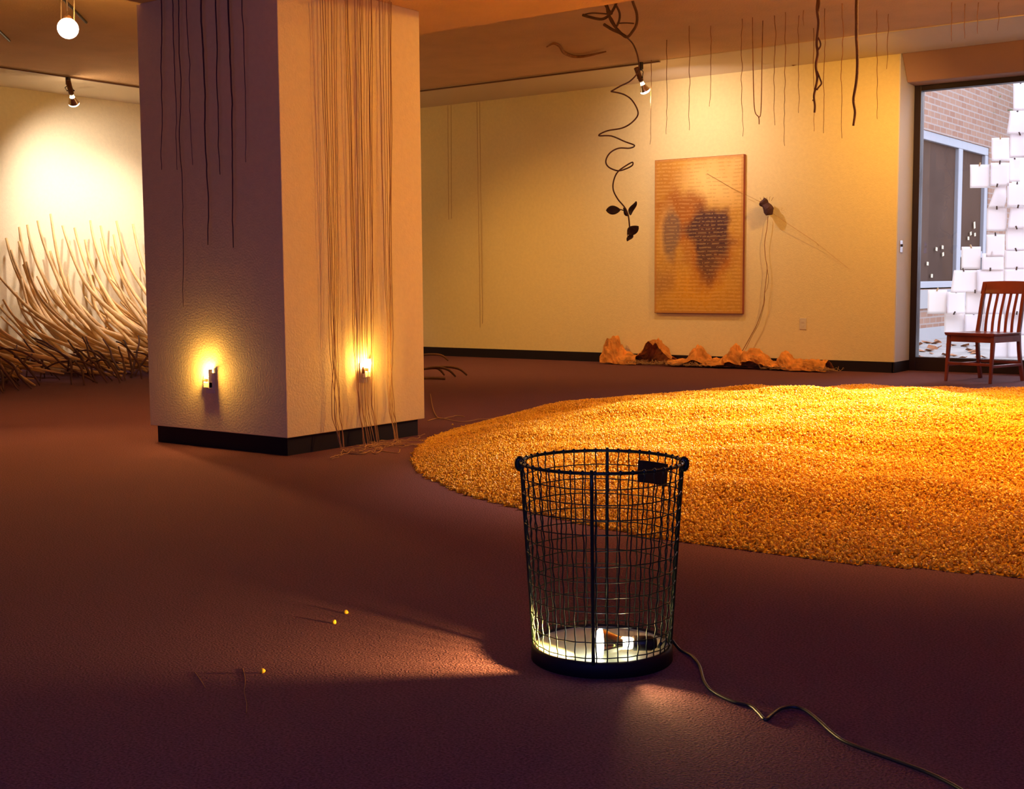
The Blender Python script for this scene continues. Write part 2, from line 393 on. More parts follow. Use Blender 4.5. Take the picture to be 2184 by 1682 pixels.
# left wall lamp
mL = at_z(145, 165, ZC-.02); bL = at_z(156, 222, 2.735)
bL = mL+Vector((.02, .10, -.36))
def place_on(px, py, ref):  # point on the sight line at the distance of ref
    d = _ray(px, py).normalized(); return CP+d*((ref-CP).dot(CF)/d.dot(CF))
bL = place_on(158, 222, mL)
e, p, d = flood('track_lamp', mL, bL, bL+Vector((-.55, .62, -.80)), 'small flood lamp lit on the ceiling track before the left wall', M['lens'])
lamp('SPOT', 'left_wall_beam', p+d*.03, (1, .86, 1.0), 200, at_x(235, 540, XL), .04, 114, 1.0)
lamp('POINT', 'left_lamp_spill', p+Vector((.03, 0, .02)), WARMW, 9, size=.03)
mR = at_z(1367, 133, ZC-.02); bR = place_on(1377, 196, mR)
e, p, d = flood('track_lamp', mR, bR, bR+Vector((.10, .55, -.85)), 'small flood lamp lit on the ceiling track left of the painting', M['lens'], .9)
lamp('SPOT', 'painting_beam', p+d*.03, (1, .72, .62), 72, at_y(1500, 330, YB), .04, 125, 1.0)
lamp('POINT', 'painting_lamp_spill', p+Vector((0, -.02, .02)), WARM, 6, size=.03)
# glaring lamp that faces the camera side
bG = Vector((-7.566, 5.263, 2.65)); mG = Vector((-7.72, 5.38, ZC))
e, p, d = flood('ceiling_flood_lamp', mG, bG, bG+Vector((.90, -.62, -.42)), 'glaring round flood lamp hanging from the ceiling at upper left', M['lens_front'], 1.25)
lamp('SPOT', 'glaring_beam', p+d*.03, WARM, 230, (-5.7, 3.8, 0), .05, 74, .9)
lamp('POINT', 'glaring_spill', bG+Vector((.12, -.02, .13)), WARM, 85, size=.04)
MB().tube([Vector((0, 0, 0)), Vector((-.06, .03, -.12)), Vector((-.10, .06, -.24)), Vector((-.06, .02, -.30))], .006, 6).obj('power_cable', M['dark'], e)

# ------------------------------------------------------------------ night lights on the pillar
def night_light(loc, nrm, label):
    rz = math.atan2(nrm[1], nrm[0])-math.pi/2+math.pi   # local -Y points away from the wall
    e = empty('night_light', loc, rz); tag(e, label, 'night light', 'plug-in night lights on the pillar')
    MB().box(-.024, .024, -.034, -.006, -.055, -.018).obj('plug_body', M['plate'], e, bevel=.005)
    MB().lathe([(.012, -.018), (.012, .0)], Matrix.Translation((0, -.022, 0)), 16).obj('bulb_socket', M['brown_metal'], e)
    MB().lathe([(.010, 0), (.0125, .008), (.0125, .022), (.009, .036), (.003, .048), (.0005, .051)], Matrix.Translation((0, -.022, 0)), 16).obj('bulb', M['flame'], e, True)
    MB().lathe([(.007, -.03), (.010, -.02), (.010, -.008), (.006, 0), (.006, .008)], Matrix.Translation((-.026, -.024, .0)), 12).obj('switch_knob', M['brown_metal'], e, True)
    MB().box(.021, .024, -.034, -.006, -.055, .05).obj('shade_flap', M['plate'], e)
    return e
nl1 = at_y(449, 806, py0); nl2 = at_x(775, 784, px1)
for q, nrm, lab in ((Vector((nl1.x, py0, nl1.z)), (0, -1), 'glowing night light plugged into the dark left face of the pillar'), (Vector((px1, nl2.y, nl2.z)), (1, 0), 'glowing night light behind the strings on the bright face of the pillar')):
    ang = 0 if nrm == (0, -1) else math.pi/2
    t = MB().box(-.036, .036, -.006, 0, -.085, .03).obj('outlet_plate', M['plate'], bevel=.002)
    t.location = q; t.rotation_euler = (0, 0, ang)
    tag(t, 'ivory outlet plate behind the night light on the '+('dark' if ang == 0 else 'bright')+' face of the pillar', 'outlet')
    n = night_light(q, (0, -1), lab); n.rotation_euler = (0, 0, ang)
    off = Vector((nrm[0], nrm[1], 0))*.042
    lamp('POINT', 'night_glow', q+off+Vector((0, 0, .03)), (1, .50, .10), 7.5, size=.012)

# ------------------------------------------------------------------ painting
pa = at_y(1397, 341, YB-.04); pb = at_y(1583, 670, YB-.04)
pw, ph = pb.x-pa.x, 1.64; pcx, pcz = (pa.x+pb.x)/2, (pa.z+pb.z)/2+.0; ph = at_y(1490, 336, YB-.04).z-at_y(1490, 667.5, YB-.04).z
pe = empty('painting', (pcx, YB-.02, pcz)); tag(pe, 'tall amber canvas with dark stains and rows of script on the back wall', 'painting')
MB().box(-pw/2, pw/2, -.022, -.018, -ph/2, ph/2).obj('canvas', painting_mat(pw, ph), pe)
MB().box(-pw/2-.004, pw/2+.004, -.018, .018, -ph/2-.004, ph/2+.004).obj('stretcher_frame', M['chair'], pe, bevel=.002)

# ------------------------------------------------------------------ corn
def corn_h(x, y):
    cx, cy, ra, rb, rot, h, e_, n = -1.8, 6.719, 3.13, 2.803, .116, .285, .842, 1.939
    dx, dy = x-cx, y-cy; a = dx*math.cos(rot)+dy*math.sin(rot); b = -dx*math.sin(rot)+dy*math.cos(rot)
    th = math.atan2(b/rb, a/ra)
    rr = (abs(a/ra)**n+abs(b/rb)**n)**(1/n) + .012*mnoise.noise(Vector((math.cos(th)*6, math.sin(th)*6, 3)))
    k = max(0, 1-rr*rr)
    z = h*k**e_
    z += .035*math.exp(-(((x+4.0)/.6)**2+((y-6.5)/.6)**2))*min(1, k*4)
    z += (-.05)*math.exp(-(((x+.8)/1.2)**2+((y-8.0)/1.2)**2))*min(1, k*4)
    z += min(1, k*3)*(.040*mnoise.noise(Vector((x*1.1, y*2.1, 0)))+.036*mnoise.noise(Vector((x*2.4+4, y*4.0, 1)))+.006*mnoise.noise(Vector((x*9, y*9, 2))))
    return rr, z
def corn():
    G = 150; v = []; f = []
    x0, x1, y0, y1 = -5.05, .45, 3.75, 9.75
    ny = int(G*(y1-y0)/(x1-x0)); idx = {}
    for j in range(ny+1):
        for i in range(G+1):
            x = x0+(x1-x0)*i/G; y = y0+(y1-y0)*j/ny; rr, z = corn_h(x, y)
            if rr < 1.015: idx[(i, j)] = len(v); v.append((x, y, max(z, 0)+.001))
    for j in range(ny):
        for i in range(G):
            q = [(i, j), (i+1, j), (i+1, j+1), (i, j+1)]
            if all(k in idx for k in q): f.append(tuple(idx[k] for k in q))
    b = MB(); b.v = v; b.f = f
    cm, nt, p = nodes('corn_kernels'); L = nt.links
    oi = nt.nodes.new('ShaderNodeObjectInfo'); tc = nt.nodes.new('ShaderNodeTexCoord')
    n = nt.nodes.new('ShaderNodeTexNoise'); n.inputs['Scale'].default_value = 45; n.inputs['Detail'].default_value = 2; L.new(tc.outputs['Object'], n.inputs['Vector'])
    ge = nt.nodes.new('ShaderNodeNewGeometry')
    r = nt.nodes.new('ShaderNodeValToRGB'); r.color_ramp.elements[0].color = (.70, .34, .008, 1); r.color_ramp.elements[1].color = (1, .64, .035, 1)
    L.new(ge.outputs['Random Per Island'], r.inputs[0]); L.new(r.outputs[0], p.inputs['Base Color'])
    p.inputs['Roughness'].default_value = .42; p.inputs['Specular IOR Level'].default_value = .35
    M['corn'] = cm
    M['cornbed'] = mat('packed_corn', (.60, .27, .012), .95, bump=1, scale=150, var=.35, vscale=90, spec=.05)
    o = b.obj('corn_pile', M['cornbed'], smooth=True)
    tag(o, 'wide low heap of golden corn kernels spread over the carpet', 'corn', kind='stuff')
    ng = bpy.data.node_groups.new('kernels', 'GeometryNodeTree')
    ng.interface.new_socket('Geometry', in_out='INPUT', socket_type='NodeSocketGeometry')
    ng.interface.new_socket('Geometry', in_out='OUTPUT', socket_type='NodeSocketGeometry')
    N = ng.nodes; K = ng.links
    gi = N.new('NodeGroupInput'); go = N.new('NodeGroupOutput')
    ds = N.new('GeometryNodeDistributePointsOnFaces'); ds.inputs['Density'].default_value = 10500; ds.inputs['Seed'].default_value = 3
    ic = N.new('GeometryNodeMeshIcoSphere'); ic.inputs['Radius'].default_value = .0070; ic.inputs['Subdivisions'].default_value = 1
    tr = N.new('GeometryNodeTransform'); tr.inputs['Scale'].default_value = (1.0, .78, .48)
    sm = N.new('GeometryNodeSetShadeSmooth'); sm.inputs[2].default_value = False
    im = N.new('GeometryNodeInstanceOnPoints'); rv = N.new('FunctionNodeRandomValue'); rv.data_type = 'FLOAT_VECTOR'
    rv.inputs[0].default_value = (0, 0, 0); rv.inputs[1].default_value = (6.28, 6.28, 6.28)
    rs = N.new('FunctionNodeRandomValue'); rs.data_type = 'FLOAT'; rs.inputs[2].default_value = .8; rs.inputs[3].default_value = 1.25
    rl = N.new('GeometryNodeRealizeInstances'); sp = N.new('GeometryNodeSetPosition')
    ro = N.new('FunctionNodeRandomValue'); ro.data_type = 'FLOAT_VECTOR'; ro.inputs[0].default_value = (-.002, -.002, .001); ro.inputs[1].default_value = (.002, .002, .011)
    mt = N.new('GeometryNodeSetMaterial'); mt.inputs['Material'].default_value = cm
    jn = N.new('GeometryNodeJoinGeometry')
    K.new(gi.outputs[0], ds.inputs[0]); K.new(ds.outputs['Points'], sp.inputs[0]); K.new(ro.outputs[0], sp.inputs['Offset'])
    K.new(sp.outputs[0], im.inputs['Points'])
    K.new(ic.outputs['Mesh'], tr.inputs[0]); K.new(tr.outputs[0], sm.inputs[0]); K.new(sm.outputs[0], im.inputs['Instance'])
    K.new(rv.outputs[0], im.inputs['Rotation']); K.new(rs.outputs[1], im.inputs['Scale'])
    K.new(im.outputs[0], rl.inputs[0]); K.new(rl.outputs[0], mt.inputs[0]); K.new(mt.outputs[0], jn.inputs[0]); K.new(gi.outputs[0], jn.inputs[0])
    K.new(jn.outputs[0], go.inputs[0])
    md = o.modifiers.new('kernels', 'NODES'); md.node_group = ng
    return o
corn()
kb = MB().lathe([(.0015, -.006), (.0045, -.003), (.0065, .002), (.005, .0055), (.001, .0065)], sides=10)
k0 = None
for (x, y, lab) in [(561, 1430, 'lone corn kernel on the dark carpet at lower left'), (739, 1305, 'lone corn kernel on the carpet left of the wire basket'), (1723, 1159, 'lone corn kernel just off the near edge of the heap'), (712, 1326, 'tiny corn kernel on the carpet beside the other lone one'), (965, 905, 'pale corn kernel between pillar and corn heap')]:
    if k0 is None: k = k0 = kb.obj('corn_kernel', M['corn'], smooth=True)
    else: k = k0.copy(); COL.objects.link(k)
    k.location = at_z(x, y, .005); k.rotation_euler = (1.4, 0, x*.1); tag(k, lab, 'corn', 'stray kernels on the carpet')

# ------------------------------------------------------------------ wire basket with lamp
BX, BY = -1.619, 2.58
bk = empty('wire_basket', (BX, BY, 0), math.atan2(BY, BX)-math.pi/2); tag(bk, 'tall round dark wire wastebasket with a lit bulb lying inside', 'basket')
# local -Y faces the camera
RB, RT, ZB, ZT = .168, .196, .035, .488
rad = lambda z: RB+(RT-RB)*(z-ZB)/(ZT-ZB)
random.seed(4)
wm = MB(); NV = 42
for k in range(NV):
    a = 2*math.pi*(k+.5)/NV; pts = []
    for i in range(40):
        z = ZB+(ZT-ZB)*i/39; w = .0016*math.sin(i*math.pi/1.62+k*math.pi); aa = a+.006*math.sin(i*.9+k*1.7)
        pts.append(((rad(z)+w)*math.sin(aa), -(rad(z)+w)*math.cos(aa), z))
    wm.tube(pts, .0017, 5)
for h in range(12):
    z = ZB+.012+(ZT-ZB-.012)*h/12; pts = []
    for i in range(126):
        a = 2*math.pi*i/126; pts.append(((rad(z)+.0012*math.sin(a*NV/2+h*math.pi))*math.sin(a), -(rad(z)+.0012*math.sin(a*NV/2+h*math.pi))*math.cos(a), z+.0015*math.sin(a*3+h)))
    wm.tube(pts, .0015, 5, closed=True)
wm.obj('wire_mesh', M['wire'], bk, True)
rm = MB().tube([(RT*math.sin(2*math.pi*i/90), -RT*math.cos(2*math.pi*i/90), ZT) for i in range(90)], .0042, 8, closed=True)
for k in range(NV):
    a = 2*math.pi*(k+.5)/NV
    rm.lathe([(.001, -.0055), (.005, -.003), (.0055, .002), (.003, .006), (.001, .007)], Matrix.Translation((RT*math.sin(a), -RT*math.cos(a), ZT)), 8)
rm.obj('rim', M['wire'], bk, True)
for a in (-.115, math.pi-.075+.0, math.pi*1.5-.06, math.pi/2+.06):
    s, c = math.sin(a), -math.cos(a)
    MB().tube([((rad(z)+.002)*s, (rad(z)+.002)*c, z) for z in [0.0, .05, .15, .3, .45, ZT+.008]], .0044, 8).obj('upright_post', M['wire'], bk, True)
for a in (math.pi*1.5, math.pi/2):
    s, c = math.sin(a), -math.cos(a); L_ = []
    for i in range(20):
        t = 2*math.pi*i/20; L_.append(((RT+.004+.006*math.cos(t))*s, (RT+.006)*c+.002, ZT-.006+.012*math.sin(t)))
    MB().tube(L_, .0075, 6, closed=True).obj('handle_loop', M['wire'], bk, True)
MB().lathe([(RB+.004, 0), (RB+.007, .0), (RB+.006, .030), (RB+.002, .037), (RB-.004, .037), (RB-.004, 0)], sides=64).obj('base_ring', M['base'], bk, True)
MB().lathe([(.001, .026), (RB-.004, .026), (RB-.004, .031), (.001, .031)], sides=64).obj('bottom_disc', M['disc'], bk)
# name plate inside the far right of the rim
a0, a1 = 2.62, 2.08; tp = MB(); vv = []
for i in range(9):
    a = a0+(a1-a0)*i/8
    for z in (.468, .412):
        for rr_ in (rad(z)-.004, rad(z)-.007): vv.append((rr_*math.sin(a), -rr_*math.cos(a), z))
ff = []
for i in range(8):
    b_ = i*4; c_ = b_+4
    ff += [(b_, c_, c_+2, b_+2), (b_+1, b_+3, c_+3, c_+1), (b_, b_+1, c_+1, c_), (b_+2, c_+2, c_+3, b_+3)]
ff += [(0, 2, 3, 1), (32, 33, 35, 34)]
tp.add(vv, ff).obj('dark_tag', M['dark'], bk)
# reflector bulb lying on the disc
fa = at_z(1277, 1371, .069); so = at_z(1392, 1371, .066); dr = (fa-so).normalized()
be_ = empty('reflector_lamp', (fa.x, fa.y, .031)); tag(be_, 'lit reflector bulb lying on the pale bottom of the wire basket', 'lamp')
T = Matrix.Translation(fa-Vector((fa.x, fa.y, .031)))@rot_to(dr)
MB().lathe([(.034, -.008), (.030, -.020), (.018, -.048), (.0150, -.056)], T, 32, cap=False).obj('silvered_cone', M['silver'], be_, True)
MB().lathe([(.034, -.008), (.035, -.003), (.030, .003), (.018, .006), (.001, .007)], T, 32).obj('lens', M['lens'], be_, True)
MB().lathe([(.0150, -.056), (.0150, -.072), (.013, -.080)], T, 24, cap=False).obj('glass_neck', M['lens'], be_, True)
MB().lathe([(.0145, -.080), (.018, -.084), (.018, -.125), (.012, -.138)], T, 24).obj('lamp_socket', M['dark'], be_, True)
side = dr.cross(Vector((0, 0, 1))).normalized()
lamp('SPOT', 'basket_beam', fa+dr*.012, (1, .58, .15), 125, at_z(760, 1372, 0), .012, 62, .9)
nk = fa-dr*.064
for s_ in (1,):
    lamp('POINT', 'neck_glow', nk+Vector((0, 0, .019)), (1, .66, .26), .5, size=.006)
    lamp('SPOT', 'neck_glow_front', nk-Vector((CF.x, CF.y, 0)).normalized()*.019-Vector((0, 0, .003)), (1, .62, .22), 13, at_z(1640, 1640, 0), .006, 62, .9)
# cord
cp = [(1385, 1376), (1405, 1379), (1425, 1380), (1450, 1385), (1475, 1398), (1492, 1420), (1500, 1448), (1510, 1465), (1523, 1476), (1545, 1488), (1570, 1498), (1600, 1505), (1618, 1520), (1632, 1534), (1646, 1524), (1665, 1511), (1690, 1507), (1715, 1513), (1745, 1535), (1770, 1558), (1800, 1580), (1850, 1600), (1920, 1625), (1990, 1652), (2060, 1690), (2120, 1740)]
pts = [so-dr*.02, at_z(1405, 1379, .045)]+[at_z(x, y, .0045) for x, y in cp[2:]]
pts[2].z = .030
o = MB().tube(smooth_path(pts, 5), .0038, 8).obj('power_cord', M['cord'], smooth=True)
tag(o, 'black power cord snaking from the wire basket over the carpet', 'cord')

# ------------------------------------------------------------------ wooden chair
ch = empty('wooden_chair', (-3.217, 11.56, 0), math.atan2(-.274, .962)); tag(ch, 'reddish wooden slat-back chair standing before the big window', 'chair')
W2, D2 = .215, .215
for s_ in (-1, 1):
    MB().tube([(s_*(W2+.003), -D2-.035, 0), (s_*W2, -D2, .41)], [.016, .0235], 4).obj('leg', M['chair'], ch, bevel=.003)
    pts = [(s_*(W2-.005), D2+.075, 0), (s_*(W2-.01), D2+.02, .22), (s_*(W2-.012), D2, .41), (s_*(W2-.014), D2+.018, .52), (s_*(W2-.016), D2+.06, .72), (s_*(W2-.018), D2+.10, .865)]
    MB().tube(smooth_path(pts, 4), .0215, 4).obj('leg', M['chair'], ch, bevel=.003)
    MB().box(s_*W2-.009, s_*W2+.009, -D2, D2, .355, .41).obj('side_apron', M['chair'], ch)
    MB().box(s_*W2-.008, s_*W2+.008, -D2-.015, D2+.02, .135, .158).obj('stretcher', M['chair'], ch, bevel=.003)
MB().box(-W2, W2, -D2-.009, -D2+.009, .355, .41).obj('front_apron', M['chair'], ch)
MB().box(-W2, W2, D2-.009, D2+.009, .355, .41).obj('rear_apron', M['chair'], ch)
MB().box(-W2, W2, D2+.03, D2+.046, .15, .175).obj('stretcher', M['chair'], ch, bevel=.003)
MB().box(-W2, W2, -D2-.03, -D2-.014, .15, .175).obj('stretcher', M['chair'], ch, bevel=.003)
# saddle seat
sv = []; sf = []; n1 = 14
for j in range(n1+1):
    for i in range(n1+1):
        x = -1+2*i/n1; y = -1+2*j/n1
        dip = .010*math.exp(-((abs(x)-.45)/.3)**2)*math.exp(-((y-.1)/.6)**2)
        sv.append((x*(W2+.028)*(1-.06*(y+1)/2), y*(D2+.022)-.018, .437-dip))
for j in range(n1+1):
    for i in range(n1+1):
        q = sv[j*(n1+1)+i]; sv.append((q[0]*.97, q[1]*.97, .410))
n2 = (n1+1)**2
for j in range(n1):
    for i in range(n1):
        a = j*(n1+1)+i; sf.append((a, a+1, a+n1+2, a+n1+1)); sf.append((a+n2, a+n1+1+n2, a+n1+2+n2, a+1+n2))
for i in range(n1):
    for a, b in ((i, i+1), ((i+1+n1*(n1+1)), (i+n1*(n1+1))), ((i+1)*(n1+1), i*(n1+1)), (i*(n1+1)+n1, (i+1)*(n1+1)+n1)):
        sf.append((b, a, a+n2, b+n2))
MB().add(sv, sf).obj('seat', M['chair'], ch, True, bevel=.003)
# crest rail and slats
cr = MB(); pv = []
for i in range(13):
    t = -1+2*i/12; x = t*(W2+.008); cy = .022*(1-t*t)
    for z, dy in ((.775, .070), (.885, .104)):
        for th in (-.010, .010): pv.append((x, D2+dy+cy+th, z+(.006*(1-t*t) if z > .8 else 0)))
pf = []
for i in range(12):
    a = i*4; b = a+4
    pf += [(a, b, b+2, a+2), (a+1, a+3, b+3, b+1), (a, a+1, b+1, b), (a+2, b+2, b+3, a+3)]
pf += [(0, 2, 3, 1), (48, 49, 51, 50)]
cr.add(pv, pf).obj('crest_rail', M['chair'], ch, True, bevel=.004)
for k in range(5):
    t = -.66+.33*k; x = t*(W2-.02); cy = .022*(1-t*t)
    sl = MB()
    for j in range(8):
        z0 = .43+.36*j/8; z1 = .43+.36*(j+1)/8
    pl = [(x, D2+.0+cy*.3, .43), (x, D2+.006+cy*.5, .52), (x, D2+.024+cy*.8, .62), (x, D2+.05+cy, .71), (x, D2+.076+cy, .79)]
    pl = smooth_path(pl, 4); vv = []
    for q in pl:
        for dx, dy in ((-.012, -.004), (.012, -.004), (.012, .004), (-.012, .004)): vv.append((q.x+dx, q.y+dy, q.z))
    n = len(pl); ff = [(i*4+k2, i*4+(k2+1) % 4, (i+1)*4+(k2+1) % 4, (i+1)*4+k2) for i in range(n-1) for k2 in range(4)]+[(3, 2, 1, 0), ((n-1)*4, (n-1)*4+1, (n-1)*4+2, (n-1)*4+3)]
    sl.add(vv, ff).obj('slat', M['chair'], ch)

# ------------------------------------------------------------------ strings on the pillar
random.seed(11)
def hang(name, x, y, z0, z1, r_, m, amp=.01, seed=0, n=40, tail=None, taper=.8):
    pts = [Vector((x, y, z0+(z1-z0)*i/(n-1))) for i in range(n)]
    pts = wiggle(pts, amp, 2.6, seed); pts = [p+Vector((mnoise.noise(Vector((p.z*14, seed, 1)))*amp*.35, mnoise.noise(Vector((p.z*14, seed, 9)))*amp*.35, 0)) for p in pts]
    if tail: pts += tail
    N = len(pts); rad_ = [r_*(1-(1-taper)*i/N) for i in range(N)]
    return MB().tube(pts, rad_, 5).obj(name, m, smooth=True)
def strand(px_t, px_b, yb, group, label, r_=.0022, off=.03, floor_tail=True, seed=0):
    a = at_x(px_t, 0, px1+off); b = at_x(px_b, 760, px1+off)
    z1 = .012 if floor_tail else yb
    n = 46; pts = []
    dy = b.y-a.y; za, zb = a.z, b.z
    for i in range(n):
        z = ZS+(z1-ZS)*i/(n-1); y = a.y+(b.y-a.y)*(za-z)/(za-zb)
        loose = max(0, .9-z)*.045
        pts.append(Vector((px1+off+.006*mnoise.noise(Vector((z*2, seed, 0)))+max(0, .2-z)*.25, y+(.010+loose)*mnoise.noise(Vector((z*2.3, seed, 5)))+(.003+loose*.25)*mnoise.noise(Vector((z*14, seed, 7))), z)))
    if floor_tail:
        p = pts[-1].copy(); rg = random.Random(seed); ang = rg.uniform(-1, 1.2); 
        for i in range(rg.randint(8, 22)):
            ang += rg.uniform(-.75, .75); p = p+Vector((math.cos(ang), math.sin(ang), 0))*.028
            if p.x < px1+.02: p.x = px1+.03; ang = 0
            p.x = min(p.x, px1+.30); p.z = .006+.012*rg.random(); pts.append(p.copy())
    o = MB().tube(smooth_path(pts, 2), r_, 5).obj('string', M['string'], smooth=True)
    tag(o, label, 'string', group); return o
# top px, bottom px (at y 760)
LC = [(683, 707), (688, 709), (693, 712), (700, 714), (706, 716), (712, 719), (717, 722)]
CC = [(735, 757), (742, 762), (757, 768), (763, 772), (769, 776), (775, 780), (781, 786), (786, 791), (793, 796), (739, 760), (766, 783), (790, 793)]
RC = [(808, 825), (815, 828), (821, 831), (828, 834), (834, 836), (832, 832)]
i = 0
for lst, g, lab in ((LC, 'left bundle of jute strings on the pillar', 'brown jute string in the left bundle hanging down the bright pillar face'), (CC, 'middle bundle of jute strings on the pillar', 'brown jute string in the middle bundle hanging past the night light'), (RC, 'right bundle of jute strings on the pillar', 'brown jute string in the right bundle hanging near the pillar edge')):
    for a, b in lst:
        i += 1
        strand(a, b, 0, g, lab, random.uniform(.0013, .0023), random.uniform(.018, .06), seed=i*3+1)
# loose strings on the floor by the pillar
for pxs, lab in (([(918, 840), (923, 868), (930, 885), (940, 892), (960, 889), (975, 886), (990, 888)], 'pale loose string curling at the right foot of the pillar'),
                 ([(912, 897), (935, 891), (952, 893), (968, 897), (985, 899), (1005, 897), (1020, 894), (1040, 893), (1062, 890)], 'long pale string running from the pillar to the corn heap'),
                 ([(800, 957), (815, 961), (835, 964), (850, 965), (853, 958)], 'pale string end lying before the middle of the pillar'),
                 ([(735, 960), (745, 966), (775, 967), (790, 961), (800, 967), (815, 958), (805, 950), (780, 955)], 'tangled string loop on the carpet before the pillar'),
                 ([(518, 1425), (523, 1450), (521, 1475), (526, 1500), (525, 1520)], 'short dull red string on the carpet at lower left'),
                 ([(415, 1432), (428, 1450), (438, 1466)], 'very short dull string on the carpet at the far lower left')):
    P_ = [at_z(x, y, .004 if pxs[0][1] < 1300 else .0008) for x, y in pxs]
    o = MB().tube(smooth_path(P_, 6), .0028 if pxs[0][1] < 1300 else .0009, 5).obj('loose_string', M['string'] if pxs[0][1] < 1300 else M['root'], smooth=True); tag(o, lab, 'string')
# dark roots before the dark face
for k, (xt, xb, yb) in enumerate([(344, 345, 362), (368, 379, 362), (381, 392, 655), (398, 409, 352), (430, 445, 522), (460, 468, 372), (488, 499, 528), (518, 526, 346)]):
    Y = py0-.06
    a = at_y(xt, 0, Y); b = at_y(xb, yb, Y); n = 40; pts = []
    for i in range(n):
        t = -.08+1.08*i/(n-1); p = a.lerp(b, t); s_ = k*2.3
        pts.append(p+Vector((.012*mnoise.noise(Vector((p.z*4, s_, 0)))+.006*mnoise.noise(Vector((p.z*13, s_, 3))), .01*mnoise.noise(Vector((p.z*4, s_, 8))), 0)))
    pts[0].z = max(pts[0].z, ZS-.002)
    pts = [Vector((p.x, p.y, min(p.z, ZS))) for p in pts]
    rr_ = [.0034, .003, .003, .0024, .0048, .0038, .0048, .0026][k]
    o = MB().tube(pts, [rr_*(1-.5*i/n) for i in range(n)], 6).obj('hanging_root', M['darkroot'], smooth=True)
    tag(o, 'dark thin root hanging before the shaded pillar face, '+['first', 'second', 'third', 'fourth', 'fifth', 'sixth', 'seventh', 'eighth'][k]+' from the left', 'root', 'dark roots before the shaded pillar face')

# ------------------------------------------------------------------ roots hanging from the ceiling at right and on the back wall
RT_ = [(1389, 128, 308), (1422, 85, 286), (1470, 55, 278), (1516, 55, 227), (1583, 40, 291), (1652, 33, 267), (1675, 26, 311), (1704, 33, 241), (1735, 60, 280), (1759, 18, 284), (1796, 7, 295), (1870, 22, 254), (1895, 30, 147), (2030, 5, 88), (2058, 8, 82), (2087, 5, 72), (2130, 5, 65), (1714, 22, 55)]
def hang_px(xt, yt, xb, yb, r_, k, m, ztop=ZC, kinks=1.0):
    a = at_z(xt, yt, ztop); b = at_y(xb, yb, a.y); n = 30; pts = []
    for i in range(n):
        p = a.lerp(b, i/(n-1)); pts.append(p+Vector((1, .5, 0))*kinks*(.014*mnoise.noise(Vector((p.z*3, k*3.1, 0)))+.008*mnoise.noise(Vector((p.z*11, k*1.7, 4))))*(min(1, i/4)))
    return pts, [r_*(1-.45*i/n) for i in range(n)]
for k, (x, yt, yb) in enumerate(RT_):
    pts, rr_ = hang_px(x, yt, x-2+(k % 3), yb, .0034, k, M['root'])
    o = MB().tube(pts, rr_, 5).obj('ceiling_root', M['root'], smooth=True)
    where = ('above the painting' if x < 1590 else 'between the painting and the window recess' if x < 1900 else 'over the big window')
    if x in (1389,): where = 'just right of the small flood lamp'
    if x == 1895: where = 'ending high beside the window recess corner'
    tag(o, 'thin brown root hanging from the ceiling '+where, 'root', 'thin roots '+where)
# forked one
A1 = hang_px(1605, 37, 1619, 264, .0042, 31, None)[0]; j = at_y(1618, 240, A1[0].y)
b1 = [at_z(1605, 37, ZC), at_y(1606, 130, A1[0].y), at_y(1609, 230, A1[0].y), at_y(1618, 250, A1[0].y), at_y(1619, 265, A1[0].y)]
b2 = [at_z(1627, 44, ZC), at_y(1625, 140, A1[0].y+.05), at_y(1623, 236, A1[0].y), at_y(1618, 250, A1[0].y)]
o = MB().tube(smooth_path(b1, 6), .004, 5).tube(smooth_path(b2, 6), .0038, 5).obj('ceiling_root', M['root'], smooth=True)
tag(o, 'two thin roots joined in a fork above the right of the painting', 'root')
# two stout ones nearer the camera
Y = 7.5
def yy(lst): return [at_y(x, y, Y) for x, y in lst]
top1 = at_y(1747, -60, Y); top1.z = ZC
m1 = [top1]+yy([(1746, -20), (1743, 20), (1746, 50), (1742, 90), (1744, 115), (1740, 140), (1743, 165), (1740, 185), (1736, 205), (1738, 225), (1737, 240)])
l1 = yy([(1744, 30), (1748, 8), (1746, -20)]); l2 = yy([(1742, 75), (1749, 88), (1750, 98), (1744, 108)]); l3 = yy([(1743, 152), (1749, 168), (1752, 178), (1746, 186), (1742, 192)])
ro = MB().tube(smooth_path(m1, 5), [.011-.00008*i for i in range(len(smooth_path(m1, 5)))], 7)
for l in (l1, l2, l3): ro.tube(smooth_path(l, 5), .0055, 6)
ro.tube(yy([(1738, 212), (1733, 214)]), .005, 5)
o = ro.obj('hanging_root', M['vine'], smooth=True); tag(o, 'stout looping brown root hanging from the ceiling, left of two', 'root')
top2 = at_y(1831, -60, Y+.3); top2.z = ZC
m2 = [top2]+[at_y(x, y, Y+.3) for x, y in [(1830, -10), (1829, 30), (1827, 70), (1829, 110), (1826, 150), (1824, 190), (1822, 215), (1825, 240), (1822, 268)]]
sp2 = smooth_path(m2, 5)
o = MB().tube(wiggle(sp2, .012, 6, 4), [.012-.0001*i for i in range(len(sp2))], 7).tube([at_y(1823, 213, Y+.3), at_y(1819, 216, Y+.3)], .005, 5).obj('hanging_root', M['vine'], smooth=True)
tag(o, 'stout straight brown root hanging from the ceiling, right of two', 'root')
